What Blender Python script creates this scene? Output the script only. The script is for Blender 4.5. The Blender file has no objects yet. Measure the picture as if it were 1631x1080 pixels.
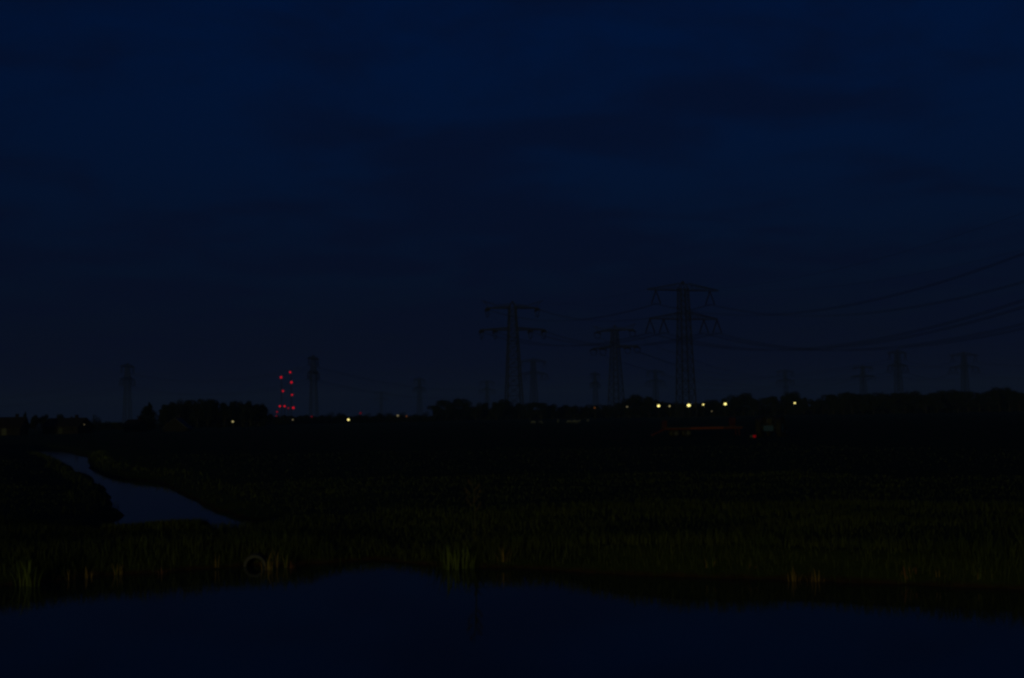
import bpy, bmesh, math, random
import numpy as np
from mathutils import Vector, Matrix

R = math.radians
random.seed(7)
rng = np.random.default_rng(11)
sc = bpy.context.scene
col = sc.collection

# ------------------------------------------------------------------ camera
EYE = 2.8                                   # metres above the water
F_PX, CX, CY = 1831.0, 815.5, 540.0         # focal length of the photograph in its own pixels
PITCH, ROLL = math.atan(120 / F_PX), R(-1.0)
cam = bpy.data.cameras.new("camera")
cam.sensor_width = 36.0
cam.lens = 36.0 * F_PX / 1631.0
cam.clip_start, cam.clip_end = 0.1, 20000
camo = bpy.data.objects.new("camera", cam)
col.objects.link(camo)
RM = Matrix.Rotation(math.pi / 2 + PITCH, 3, 'X') @ Matrix.Rotation(ROLL, 3, 'Z')
camo.matrix_world = Matrix.Translation((0, 0, EYE)) @ RM.to_4x4()
sc.camera = camo

# ------------------------------------------------------------------ sky and sun
SUN_EL, SUN_ROT = R(1.0), R(196)            # afterglow low behind the camera
w = bpy.data.worlds.new("World")
sc.world = w
w.use_nodes = True
nt = w.node_tree
N, L = nt.nodes, nt.links
bg = N["Background"]
sky = N.new("ShaderNodeTexSky")
sky.sky_type = 'NISHITA'
sky.sun_disc = False
sky.sun_elevation, sky.sun_rotation = SUN_EL, SUN_ROT
sky.ozone_density, sky.dust_density, sky.air_density = 7.0, 0.5, 1.0
tc = N.new("ShaderNodeTexCoord")
sep = N.new("ShaderNodeSeparateXYZ")
L.new(tc.outputs["Generated"], sep.inputs[0])


def wmath(op, a, b=None, c=None):
    m = N.new("ShaderNodeMath")
    m.operation = op
    for i, v in enumerate((a, b, c)):
        if v is None:
            continue
        if isinstance(v, (int, float)):
            m.inputs[i].default_value = v
        else:
            L.new(v, m.inputs[i])
    return m.outputs[0]


zc = wmath('ADD', wmath('MAXIMUM', sep.outputs[2], 0.0), 0.06)
comb = N.new("ShaderNodeCombineXYZ")
L.new(wmath('DIVIDE', sep.outputs[0], zc), comb.inputs[0])
L.new(wmath('MULTIPLY', wmath('DIVIDE', sep.outputs[1], zc), 1.0), comb.inputs[1])


def wnoise(scale, detail, rough, off):
    mp = N.new("ShaderNodeMapping")
    mp.inputs["Location"].default_value = off
    mp.inputs["Rotation"].default_value = (0, 0, R(24))
    L.new(comb.outputs[0], mp.inputs[0])
    n = N.new("ShaderNodeTexNoise")
    n.inputs["Scale"].default_value = scale
    n.inputs["Detail"].default_value = detail
    n.inputs["Roughness"].default_value = rough
    n.inputs["Distortion"].default_value = 0.4
    L.new(mp.outputs[0], n.inputs[0])
    return n.outputs[0]


n1, n2 = wnoise(1.7, 5.0, 0.58, (29.6, 16.2, 0)), wnoise(0.4, 1.0, 0.5, (26.7, 20.8, 0))
cov = wmath('ADD', wmath('MULTIPLY', n1, 0.65), wmath('MULTIPLY', n2, 0.35))
mr = N.new("ShaderNodeMapRange")
mr.interpolation_type = 'SMOOTHSTEP'
mr.inputs["From Min"].default_value, mr.inputs["From Max"].default_value = 0.40, 0.58
L.new(cov, mr.inputs["Value"])
# a thin deck: seen edge-on towards the horizon it closes up
thick = N.new("ShaderNodeMapRange")
thick.inputs["From Min"].default_value, thick.inputs["From Max"].default_value = 0.0, 0.34
thick.inputs["To Min"].default_value, thick.inputs["To Max"].default_value = 1.0, 0.0
L.new(sep.outputs[2], thick.inputs["Value"])
mix = N.new("ShaderNodeMixRGB")
L.new(wmath('MULTIPLY', mr.outputs[0], 0.62), mix.inputs[0])
L.new(sky.outputs[0], mix.inputs[1])
mix.inputs[2].default_value = (0.036, 0.095, 0.41, 1)
mix2 = N.new("ShaderNodeMixRGB")
L.new(thick.outputs[0], mix2.inputs[0])
L.new(mix.outputs[0], mix2.inputs[1])
mix2.inputs[2].default_value = (0.042, 0.080, 0.37, 1)
L.new(mix2.outputs[0], bg.inputs[0])
bg.inputs[1].default_value = 0.040

sun = bpy.data.lights.new("sun", 'SUN')
sun.energy = 0.21
sun.angle = R(6)
sun.color = (0.92, 0.85, 0.26)
suno = bpy.data.objects.new("sun", sun)
col.objects.link(suno)
SEL = R(3)
sdir = Vector((math.sin(SUN_ROT) * math.cos(SEL), math.cos(SUN_ROT) * math.cos(SEL), math.sin(SEL)))
suno.rotation_euler = sdir.to_track_quat('Z', 'Y').to_euler()
suno.location = (0, -30, 30)

sc.view_settings.view_transform = 'Standard'
sc.view_settings.look = 'None'
sc.view_settings.exposure = 0.0
sc.view_settings.gamma = 1.0
sc.view_settings.use_curve_mapping = False
sc.render.engine = 'CYCLES'
sc.cycles.filter_width = 2.6
sc.cycles.max_bounces = 5
sc.cycles.use_denoising = True


# ------------------------------------------------------------------ helpers
def ray(px, py):
    return RM @ Vector(((px - CX) / F_PX, -(py - CY) / F_PX, -1.0))


def onz(px, py, z=0.0):
    """world point at height z seen at that place of the photograph"""
    d = ray(px, py)
    t = (z - EYE) / d.z
    return Vector((d.x * t, d.y * t, z))


def aty(px, py, Y):
    """world point at forward distance Y"""
    d = ray(px, py)
    t = Y / d.y
    return Vector((d.x * t, Y, EYE + d.z * t))


class MB:
    def __init__(s):
        s.v, s.f = [], []

    def add(s, vs, fs):
        o = len(s.v)
        s.v += [tuple(p) for p in vs]
        s.f += [tuple(i + o for i in q) for q in fs]
        return s

    def box(s, x0, x1, y0, y1, z0, z1):
        return s.add([(x0, y0, z0), (x1, y0, z0), (x1, y1, z0), (x0, y1, z0), (x0, y0, z1), (x1, y0, z1), (x1, y1, z1), (x0, y1, z1)],
                     [(0, 3, 2, 1), (4, 5, 6, 7), (0, 1, 5, 4), (1, 2, 6, 5), (2, 3, 7, 6), (3, 0, 4, 7)])

    def tube(s, pts, rad, n=6, cap=True):
        pts = [Vector(p) for p in pts]
        if not isinstance(rad, (list, tuple)):
            rad = [rad] * len(pts)
        vs, fs = [], []
        up = None
        for i, p in enumerate(pts):
            a = pts[max(i - 1, 0)]
            b = pts[min(i + 1, len(pts) - 1)]
            t = (b - a).normalized()
            if up is None:
                up = Vector((0, 0, 1)) if abs(t.z) < 0.9 else Vector((1, 0, 0))
            u = t.cross(up).normalized()
            v = u.cross(t).normalized()
            up = v
            for k in range(n):
                an = 2 * math.pi * (k + 0.5) / n
                vs.append(p + (u * math.cos(an) + v * math.sin(an)) * rad[i])
        for i in range(len(pts) - 1):
            for k in range(n):
                k2 = (k + 1) % n
                fs.append((i * n + k, i * n + k2, (i + 1) * n + k2, (i + 1) * n + k))
        if cap:
            fs.append(tuple(range(n - 1, -1, -1)))
            o = (len(pts) - 1) * n
            fs.append(tuple(range(o, o + n)))
        return s.add(vs, fs)

    def bar(s, a, b, wd):
        return s.tube([a, b], wd * 0.707, 4)

    def lathe(s, prof, n=16, axis='z', c=(0, 0, 0)):
        vs, fs = [], []
        for r, h in prof:
            for k in range(n):
                an = 2 * math.pi * k / n
                p = (r * math.cos(an), r * math.sin(an), h)
                if axis == 'y':
                    p = (p[0], p[2], p[1])
                if axis == 'x':
                    p = (p[2], p[0], p[1])
                vs.append((p[0] + c[0], p[1] + c[1], p[2] + c[2]))
        for i in range(len(prof) - 1):
            for k in range(n):
                k2 = (k + 1) % n
                fs.append((i * n + k, i * n + k2, (i + 1) * n + k2, (i + 1) * n + k))
        return s.add(vs, fs)

    def mesh(s, name, mat, smooth=False):
        me = bpy.data.meshes.new(name)
        me.from_pydata(s.v, [], s.f)
        me.materials.append(mat)
        if smooth:
            me.polygons.foreach_set('use_smooth', [True] * len(me.polygons))
        me.update()
        return me

    def build(s, name, mat, parent=None, smooth=False):
        return link(name, s.mesh(name, mat, smooth), parent)


def link(name, me, parent=None):
    o = bpy.data.objects.new(name, me)
    col.objects.link(o)
    o.parent = parent
    return o


def tag(o, label=None, cat=None, group=None, kind=None):
    if label:
        o['label'] = label
    if cat:
        o['category'] = cat
    if group:
        o['group'] = group
    if kind:
        o['kind'] = kind
    return o


def empty(name, loc, rz=0.0, sc_=1.0):
    o = bpy.data.objects.new(name, None)
    col.objects.link(o)
    o.location = loc
    o.rotation_euler.z = rz
    o.scale = (sc_,) * 3 if not isinstance(sc_, (tuple, list)) else sc_
    o.empty_display_size = 0.3
    return o


def copy_tree(o, parent=None):
    c = o.copy()
    col.objects.link(c)
    c.parent = parent
    for ch in list(o.children):
        copy_tree(ch, c)
    return c


def nodes(m):
    m.use_nodes = True
    return m.node_tree.nodes, m.node_tree.links, m.node_tree.nodes["Principled BSDF"]


def mat(name, c1, c2=None, scale=4.0, rough=0.8, metal=0.0, bump=0.0, detail=4, spec=0.3):
    m = bpy.data.materials.new(name)
    n, l, b = nodes(m)
    b.inputs["Roughness"].default_value = rough
    b.inputs["Metallic"].default_value = metal
    b.inputs["Specular IOR Level"].default_value = spec
    t = n.new("ShaderNodeTexCoord")
    no = n.new("ShaderNodeTexNoise")
    no.inputs["Scale"].default_value = scale
    no.inputs["Detail"].default_value = detail
    l.new(t.outputs["Object"], no.inputs[0])
    cr = n.new("ShaderNodeValToRGB")
    cr.color_ramp.elements[0].position, cr.color_ramp.elements[1].position = 0.3, 0.7
    cr.color_ramp.elements[0].color = (*c1, 1)
    cr.color_ramp.elements[1].color = (*(c2 or [v * 1.35 for v in c1]), 1)
    l.new(no.outputs[0], cr.inputs[0])
    l.new(cr.outputs[0], b.inputs["Base Color"])
    if bump:
        bu = n.new("ShaderNodeBump")
        bu.inputs["Strength"].default_value = bump
        l.new(no.outputs[0], bu.inputs["Height"])
        l.new(bu.outputs[0], b.inputs["Normal"])
    return m


def glow(name, c, s):
    m = bpy.data.materials.new(name)
    m.use_nodes = True
    n, l = m.node_tree.nodes, m.node_tree.links
    n.remove(n["Principled BSDF"])
    e = n.new("ShaderNodeEmission")
    e.inputs[0].default_value = (*c, 1)
    e.inputs[1].default_value = s
    l.new(e.outputs[0], n["Material Output"].inputs[0])
    return m


M = dict(
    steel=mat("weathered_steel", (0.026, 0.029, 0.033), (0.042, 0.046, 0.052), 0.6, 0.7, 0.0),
    glassy=mat("insulator_glaze", (0.02, 0.018, 0.016), (0.04, 0.03, 0.025), 3, 0.35),
    cable=mat("cable_metal", (0.02, 0.02, 0.022), (0.03, 0.03, 0.033), 2, 0.6),
    bark=mat("bark", (0.035, 0.028, 0.02), (0.06, 0.05, 0.035), 6, 0.9, bump=0.4),
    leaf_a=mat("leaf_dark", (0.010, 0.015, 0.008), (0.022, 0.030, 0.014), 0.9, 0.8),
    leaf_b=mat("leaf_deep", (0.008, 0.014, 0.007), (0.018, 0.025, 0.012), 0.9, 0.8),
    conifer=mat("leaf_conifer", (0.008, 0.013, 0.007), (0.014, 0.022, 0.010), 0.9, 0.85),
    grass=mat("grass_blades", (0.050, 0.075, 0.012), (0.105, 0.115, 0.022), 1.3, 0.7, detail=5),
    reed=mat("reed_green", (0.10, 0.15, 0.018), (0.17, 0.20, 0.03), 7, 0.6),
    sedge=mat("sedge_straw", (0.34, 0.22, 0.05), (0.42, 0.27, 0.05), 9, 0.7),
    wither=mat("withered_leaf", (0.30, 0.12, 0.055), (0.42, 0.18, 0.08), 12, 0.8),
    stem=mat("stem_green", (0.05, 0.06, 0.018), (0.085, 0.085, 0.028), 9, 0.7),
    seed=mat("seed_head", (0.10, 0.07, 0.035), (0.15, 0.10, 0.05), 30, 0.9),
    pipe=mat("pipe_concrete", (0.075, 0.075, 0.075), (0.12, 0.12, 0.115), 12, 0.75, bump=0.2),
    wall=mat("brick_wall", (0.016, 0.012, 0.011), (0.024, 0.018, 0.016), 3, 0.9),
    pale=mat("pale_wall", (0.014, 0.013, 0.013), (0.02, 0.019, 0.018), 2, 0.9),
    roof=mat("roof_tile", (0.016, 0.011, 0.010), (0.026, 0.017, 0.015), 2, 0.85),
    roof_pale=mat("roof_sheet", (0.05, 0.047, 0.044), (0.07, 0.065, 0.06), 1.5, 0.7),
    door=mat("door_paint", (0.015, 0.02, 0.017), (0.02, 0.03, 0.024), 2, 0.5),
    glass=mat("window_glass", (0.008, 0.009, 0.012), (0.012, 0.013, 0.016), 2, 0.7, spec=0.08),
    wool=mat("wool", (0.14, 0.15, 0.14), (0.2, 0.21, 0.2), 9, 0.95, bump=0.5),
    red=mat("red_paint", (0.055, 0.0035, 0.0025), (0.085, 0.005, 0.003), 3, 0.5),
    orange=mat("orange_paint", (0.15, 0.025, 0.005), (0.18, 0.035, 0.008), 3, 0.5),
    rubber=mat("tyre_rubber", (0.018, 0.018, 0.018), (0.03, 0.03, 0.03), 6, 0.85),
    rim=mat("rim_grey", (0.06, 0.06, 0.07), (0.09, 0.09, 0.1), 5, 0.5),
    blue=mat("blue_paint", (0.02, 0.07, 0.16), (0.03, 0.09, 0.2), 3, 0.45),
    dark=mat("dark_paint", (0.02, 0.02, 0.022), (0.03, 0.03, 0.032), 3, 0.6),
    wood=mat("deck_wood", (0.07, 0.05, 0.03), (0.1, 0.075, 0.045), 5, 0.85),
    lamp=glow("lamp_light", (1.0, 0.86, 0.27), 1.9),
    lamp_mid=glow("lamp_light_weaker", (1.0, 0.84, 0.34), 0.5),
    lamp_low=glow("lamp_light_faint", (1.0, 0.84, 0.45), 0.16),
    lamp_orange=glow("lamp_light_orange", (1.0, 0.35, 0.08), 0.10),
    beacon=glow("beacon_red", (1.0, 0.006, 0.025), 0.62),
    beacon_low=glow("beacon_red_faint", (1.0, 0.01, 0.05), 0.22),
    reflector=glow("tail_red", (1.0, 0.005, 0.02), 0.10),
)

# ------------------------------------------------------------------ terrain and water
far_edge = [(-120, 15.5), (-60, 16.5), (-25, 17.6)] + [tuple(onz(px, py)[:2]) for px, py in
    [(-120, 940), (0, 934), (60, 928), (150, 917), (257, 912), (330, 906), (400, 901), (460, 900), (520, 897), (590, 892), (650, 896), (690, 901),
     (770, 904), (850, 906), (925, 912), (1000, 916), (1130, 920), (1270, 925), (1400, 930), (1520, 935), (1631, 940), (1760, 946)]] + [(25, 16.6), (60, 15.6), (120, 15)]
near_edge = [(120, 8.6), (60, 9.4), (20, 9.7), (6, 9.3), (0, 9.6), (-7, 9.2), (-20, 9.8), (-60, 9.2), (-120, 9.6)]
pond = np.array(far_edge + near_edge)
d_right = [onz(px, py)[:2] for px, py in [(436, 837), (400, 830), (345, 811), (300, 791), (262, 772), (235, 766), (205, 764), (165, 757), (142, 746), (140, 726), (90, 717), (62, 715)]]
d_left = [onz(px, py, 0.45)[:2] for px, py in [(62, 718), (85, 725), (107, 735), (113, 745), (135, 748), (143, 758), (163, 766), (166, 791), (181, 799)]]
d_left = [(x + 0.12, y + 0.4) for x, y in d_left]
ditch = np.array([tuple(p) for p in d_right] + [tuple(p) for p in d_left] + [(-9.9, 27.6), (-8.6, 27.1), (-7.2, 27.5)])


def sdf(poly, x, y):
    d = np.full(x.shape, 1e9)
    ins = np.zeros(x.shape, bool)
    n = len(poly)
    for i in range(n):
        ax, ay = poly[i]
        bx, by = poly[(i + 1) % n]
        ex, ey = bx - ax, by - ay
        t = np.clip(((x - ax) * ex + (y - ay) * ey) / (ex * ex + ey * ey + 1e-12), 0, 1)
        d = np.minimum(d, np.hypot(x - ax - t * ex, y - ay - t * ey))
        c = ((ay > y) != (by > y)) & (x < ex * (y - ay) / (ey if abs(ey) > 1e-9 else 1e-9) + ax)
        ins ^= c
    return np.where(ins, -d, d)


def wob(x, y, f=1.0, s=0.0):
    x, y = x * f + s, y * f + s * 1.7
    return (np.sin(x * 1.3 + 1.9 * np.sin(y * 0.7)) + np.sin(y * 1.7 + 1.3 * np.sin(x * 1.1 + 2)) + np.sin((x + y) * 2.9 + 1.0) * 0.5 + np.sin((x - 1.3 * y) * 4.7) * 0.35) / 2.85


def sst(t):
    t = np.clip(t, 0, 1)
    return t * t * (3 - 2 * t)


FIELD = 0.55


def shore(x, y):
    s = np.minimum(sdf(pond, x, y), sdf(ditch, x, y))
    near = np.hypot(x, y) < 120
    return s + np.where(near, 0.09 * wob(x, y, 2.2) + 0.06 * wob(x, y, 0.8, 4) + np.where(y > 27, 0.16 * wob(x, y, 1.15, 7), 0), 0)


def ground_z(x, y, s=None):
    x, y = np.asarray(x, float), np.asarray(y, float)
    if s is None:
        s = shore(x, y)
    H = np.full(x.shape, FIELD)
    H = H - 0.28 * np.exp(-(((x + 7.0) / 3.9) ** 2 + ((y - 25) / 3.6) ** 2))      # dam over the pipe
    H = H - 0.22 * np.exp(-(((x + 2.3) / 2.3) ** 2 + ((y - 24.5) / 3.2) ** 2))    # trodden low spot
    H = H - 0.15 * np.exp(-(((x - 1.5) / 2.5) ** 2 + ((y - 22) / 2) ** 2))
    H = H + 0.30 * np.exp(-(((x + 8.0) / 0.7) ** 2 + ((y - 26.2) / 0.6) ** 2))      # grassy hump on the dam
    H = H - 0.10 * sst((14 - y) / 6)
    E = 0.40 - 0.33 * np.exp(-(((x + 2.1) / 1.9) ** 2)) - 0.10 * np.exp(-(((x - 0.6) / 0.9) ** 2)) + 0.12 * np.exp(-(((x - 2.6) / 1.1) ** 2)) + 0.05 * (x > 3.5)
    E = E - 0.2 * np.exp(-(((x + 6.6) / 1.6) ** 2 + ((y - 28.2) / 2) ** 2)) * (y > 26)
    E = np.minimum(np.where(y > 25.5, np.minimum(E, 0.32), np.where(y < 14, 0.2, E)), H)
    out = 0.09 * sst(s / 0.14) + (E - 0.09) * sst(s / 0.75 + 0.05 * (s > 0)) + (H - E) * sst(s / 4.0) + 0.035 * wob(x, y, 1.7, 9) * sst(s / 1.5) + 0.05 * wob(x, y, 0.25, 3) * sst(s / 3)
    ins = -0.75 * sst(-s / 1.4 + 0.12) - 0.02
    return np.where(s > 0, out, ins)


def make_terrain():
    a_f = np.radians(np.linspace(-31, 31, 560))
    a_b = np.radians(np.concatenate([np.linspace(31, 329, 62)[1:-1]]))
    ang = np.concatenate([a_f, a_b])
    rad = [0.6, 3, 6, 8]
    r = 8.6
    while r < 9000:
        rad.append(r)
        r *= 1.0 + (0.0052 if r < 45 else 0.011 if r < 110 else 0.05 if r < 600 else 0.2)
    rad = np.array(rad)
    A, Rr = np.meshgrid(ang, rad)
    x, y = np.sin(A) * Rr, np.cos(A) * Rr
    z = ground_z(x.ravel(), y.ravel())
    nv, na = x.size, len(ang)
    co = np.stack([x.ravel(), y.ravel(), z], 1)
    co = np.vstack([co, [[0, 0, float(z[0])]]])
    i, j = np.meshgrid(np.arange(len(rad) - 1), np.arange(na), indexing='ij')
    j2 = (j + 1) % na
    q = np.stack([i * na + j, (i + 1) * na + j, (i + 1) * na + j2, i * na + j2], -1).reshape(-1, 4)[:, ::-1]
    me = bpy.data.meshes.new("ground")
    nq = len(q)
    me.vertices.add(len(co))
    me.vertices.foreach_set('co', co.ravel())
    me.loops.add(nq * 4 + na * 3)
    tri = np.stack([np.full(na, nv), (np.arange(na) + 1) % na, np.arange(na)], 1)
    me.loops.foreach_set('vertex_index', np.concatenate([q.ravel(), tri.ravel()]).astype(np.int32))
    me.polygons.add(nq + na)
    me.polygons.foreach_set('loop_start', np.concatenate([np.arange(nq) * 4, nq * 4 + np.arange(na) * 3]).astype(np.int32))
    me.polygons.foreach_set('use_smooth', np.ones(nq + na, bool))
    me.update(calc_edges=True)
    me.validate()
    return me


def ground_mat():
    m = bpy.data.materials.new("meadow_ground")
    n, l, b = nodes(m)
    b.inputs["Roughness"].default_value = 0.95
    b.inputs["Specular IOR Level"].default_value = 0.1
    t = n.new("ShaderNodeTexCoord")

    def ns(scale, det):
        q = n.new("ShaderNodeTexNoise")
        q.inputs["Scale"].default_value = scale
        q.inputs["Detail"].default_value = det
        l.new(t.outputs["Object"], q.inputs[0])
        return q.outputs[0]

    def ramp(src, a, ca, c, cb):
        q = n.new("ShaderNodeValToRGB")
        q.color_ramp.elements[0].position, q.color_ramp.elements[1].position = a, c
        q.color_ramp.elements[0].color, q.color_ramp.elements[1].color = (*ca, 1), (*cb, 1)
        l.new(src, q.inputs[0])
        return q.outputs[0]
    big = ramp(ns(0.05, 3), 0.3, (0.030, 0.052, 0.012), 0.7, (0.045, 0.066, 0.016))
    fine = ramp(ns(3.0, 8), 0.3, (0.034, 0.045, 0.010), 0.72, (0.066, 0.074, 0.018))
    mx = n.new("ShaderNodeMixRGB")
    mx.inputs[0].default_value = 0.5
    l.new(big, mx.inputs[1])
    l.new(fine, mx.inputs[2])
    sp = n.new("ShaderNodeSeparateXYZ")
    g = n.new("ShaderNodeNewGeometry")
    l.new(g.outputs["Position"], sp.inputs[0])
    ad = n.new("ShaderNodeMath")
    ad.operation = 'MULTIPLY_ADD'
    l.new(ns(2.2, 4), ad.inputs[0])
    ad.inputs[1].default_value = 0.16
    l.new(sp.outputs[2], ad.inputs[2])
    mud = n.new("ShaderNodeMapRange")
    mud.inputs["From Min"].default_value, mud.inputs["From Max"].default_value = 0.10, 0.17
    mud.inputs["To Min"].default_value, mud.inputs["To Max"].default_value = 1, 0
    l.new(ad.outputs[0], mud.inputs["Value"])
    mx2 = n.new("ShaderNodeMixRGB")
    l.new(mud.outputs[0], mx2.inputs[0])
    l.new(mx.outputs[0], mx2.inputs[1])
    l.new(ramp(ns(6, 5), 0.3, (0.04, 0.024, 0.012), 0.7, (0.08, 0.046, 0.02)), mx2.inputs[2])
    l.new(mx2.outputs[0], b.inputs["Base Color"])
    bu = n.new("ShaderNodeBump")
    bu.inputs["Strength"].default_value = 0.6
    bu.inputs["Distance"].default_value = 0.05
    l.new(ns(9, 6), bu.inputs["Height"])
    l.new(bu.outputs[0], b.inputs["Normal"])
    return m


gme = make_terrain()
gme.materials.append(ground_mat())
tag(link("meadow_ground", gme), "flat grass meadow with muddy ditch banks", kind="structure")


def water_mat():
    m = bpy.data.materials.new("still_water")
    n, l, b = nodes(m)
    b.inputs["Base Color"].default_value = (0.045, 0.06, 0.03, 1)
    b.inputs["Roughness"].default_value = 0.05
    b.inputs["IOR"].default_value = 1.333
    b.inputs["Specular IOR Level"].default_value = 0.47
    t = n.new("ShaderNodeTexCoord")
    mp = n.new("ShaderNodeMapping")
    mp.inputs["Scale"].default_value = (0.5, 1.6, 1)
    l.new(t.outputs["Object"], mp.inputs[0])
    q = n.new("ShaderNodeTexNoise")
    q.inputs["Scale"].default_value = 1.4
    q.inputs["Detail"].default_value = 3
    l.new(mp.outputs[0], q.inputs[0])
    bu = n.new("ShaderNodeBump")
    bu.inputs["Strength"].default_value = 0.05
    bu.inputs["Distance"].default_value = 0.02
    l.new(q.outputs[0], bu.inputs["Height"])
    l.new(bu.outputs[0], b.inputs["Normal"])
    return m


WATER = water_mat()


def water_sheet(name, poly, pad, label):
    """a level sheet that reaches a little under the banks"""
    c = poly.mean(0)
    q = []
    n = len(poly)
    for i in range(n):
        p0, p1, p2 = poly[i - 1], poly[i], poly[(i + 1) % n]
        t = p2 - p0
        nn = np.array([t[1], -t[0]]) / (np.hypot(*t) + 1e-9)
        q.append(p1 + nn * pad)
    area = sum(poly[i][0] * poly[(i + 1) % n][1] - poly[(i + 1) % n][0] * poly[i][1] for i in range(n))
    if area < 0:
        q = [2 * poly[i] - q[i] for i in range(n)][::-1]
    bm = bmesh.new()
    f = bm.faces.new([bm.verts.new((p[0], p[1], 0)) for p in q])
    bmesh.ops.triangulate(bm, faces=[f])
    me = bpy.data.meshes.new(name)
    bm.to_mesh(me)
    bm.free()
    me.materials.append(WATER)
    return tag(link(name, me), label, kind="structure")


water_sheet("canal_water", pond, 0.35, "still dark canal water in the foreground")
water_sheet("ditch_water", ditch, 0.3, "narrow ditch of still water running back to the left")


# ------------------------------------------------------------------ pylons
def lattice(hw0, hw1, H, n, face_w, z0=0.0):
    """X bracing on the four faces of a tapering tower"""
    m = MB()
    zs = [0.0]
    k = 1.0
    steps = [1.0 / (1 + 0.09 * i) for i in range(n)]
    tot = sum(steps)
    for s_ in steps:
        zs.append(zs[-1] + s_ / tot * H)
    hw = lambda z: hw0 + (hw1 - hw0) * z / H
    for a, b in zip(zs[:-1], zs[1:]):
        ha, hb = hw(a), hw(b)
        for q in range(4):
            ca, sa = [(1, 0), (0, 1), (-1, 0), (0, -1)][q]
            f = lambda u, hh, z: (ca * hh - sa * u, sa * hh + ca * u, z + z0)
            m.bar(f(-ha, ha, a), f(hb, hb, b), face_w)
            m.bar(f(ha, ha, a), f(-hb, hb, b), face_w)
            m.bar(f(-hb, hb, b), f(hb, hb, b), face_w)
    return m


def arm(m, sgn, z, x0, x1, ztop, zt1, dy, wd, nb):
    """one cross arm: two bottom chords and a top chord with web bars"""
    tip = (sgn * x1, 0, z)
    for s_ in (-1, 1):
        m.bar((sgn * x0, s_ * dy, z), tip, wd)
        m.bar((sgn * x0, s_ * dy, ztop), (sgn * x1, 0, zt1), wd)
    for i in range(nb):
        t, t2 = i / nb, (i + 0.5) / nb
        X, X2 = x0 + (x1 - x0) * t, x0 + (x1 - x0) * t2
        Zt = ztop + (zt1 - ztop) * t2
        for s_ in (-1, 1):
            m.bar((sgn * X, s_ * dy * (1 - t), z), (sgn * X2, s_ * dy * (1 - t2), Zt), wd * 0.55)
            t3 = (i + 1) / nb
            X3 = x0 + (x1 - x0) * t3
            m.bar((sgn * X2, s_ * dy * (1 - t2), Zt), (sgn * X3, s_ * dy * (1 - t3), z), wd * 0.55)
        m.bar((sgn * X, -dy * (1 - t), z), (sgn * X, dy * (1 - t), z), wd * 0.55)


def string_of_discs(m, a, b, rad=0.19, n=12):
    a, b = Vector(a), Vector(b)
    pts, rr = [], []
    for i in range(n * 2 + 1):
        pts.append(a.lerp(b, i / (n * 2)))
        rr.append(rad if i % 2 else rad * 0.45)
    m.tube(pts, rr, 6)


def pylon_suspension(root):
    H, hb, ht = 46.6, 2.8, 1.45
    hw = lambda z: hb + (ht - hb) * z / H
    for sx in (-1, 1):
        for sy in (-1, 1):
            m = MB()
            m.bar((sx * hb, sy * hb, -0.4), (sx * ht, sy * ht, H), 0.29)
            m.build("leg", M['steel'], root)
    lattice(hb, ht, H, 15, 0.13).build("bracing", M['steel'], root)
    m = MB()
    for sx in (-1, 1):
        for sy in (-1, 1):
            m.bar((sx * ht, sy * ht, H), (0, 0, 49.6), 0.26)
    m.build("peak", M['steel'], root)
    for sgn in (-1, 1):
        m = MB()
        arm(m, sgn, 46.1, ht, 14.4, 48.7, 46.4, ht, 0.19, 7)
        m.build("cross_arm", M['steel'], root)
        m = MB()
        arm(m, sgn, 35.6, hw(35.6), 13.8, 38.2, 35.9, hw(35.6), 0.19, 7)
        m.build("cross_arm", M['steel'], root)
        for X, Z in ((10.9, 46.0), (13.5, 35.5), (8.1, 35.5)):
            m = MB()
            for s_ in (-1, 1):
                string_of_discs(m, (sgn * X, 0, Z), (sgn * X + s_ * 1.85, 0, Z - 4.9), 0.30)
            m.bar((sgn * X - 1.85, 0, Z - 4.9), (sgn * X + 1.85, 0, Z - 4.9), 0.08)
            m.build("insulator", M['glassy'], root)


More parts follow.
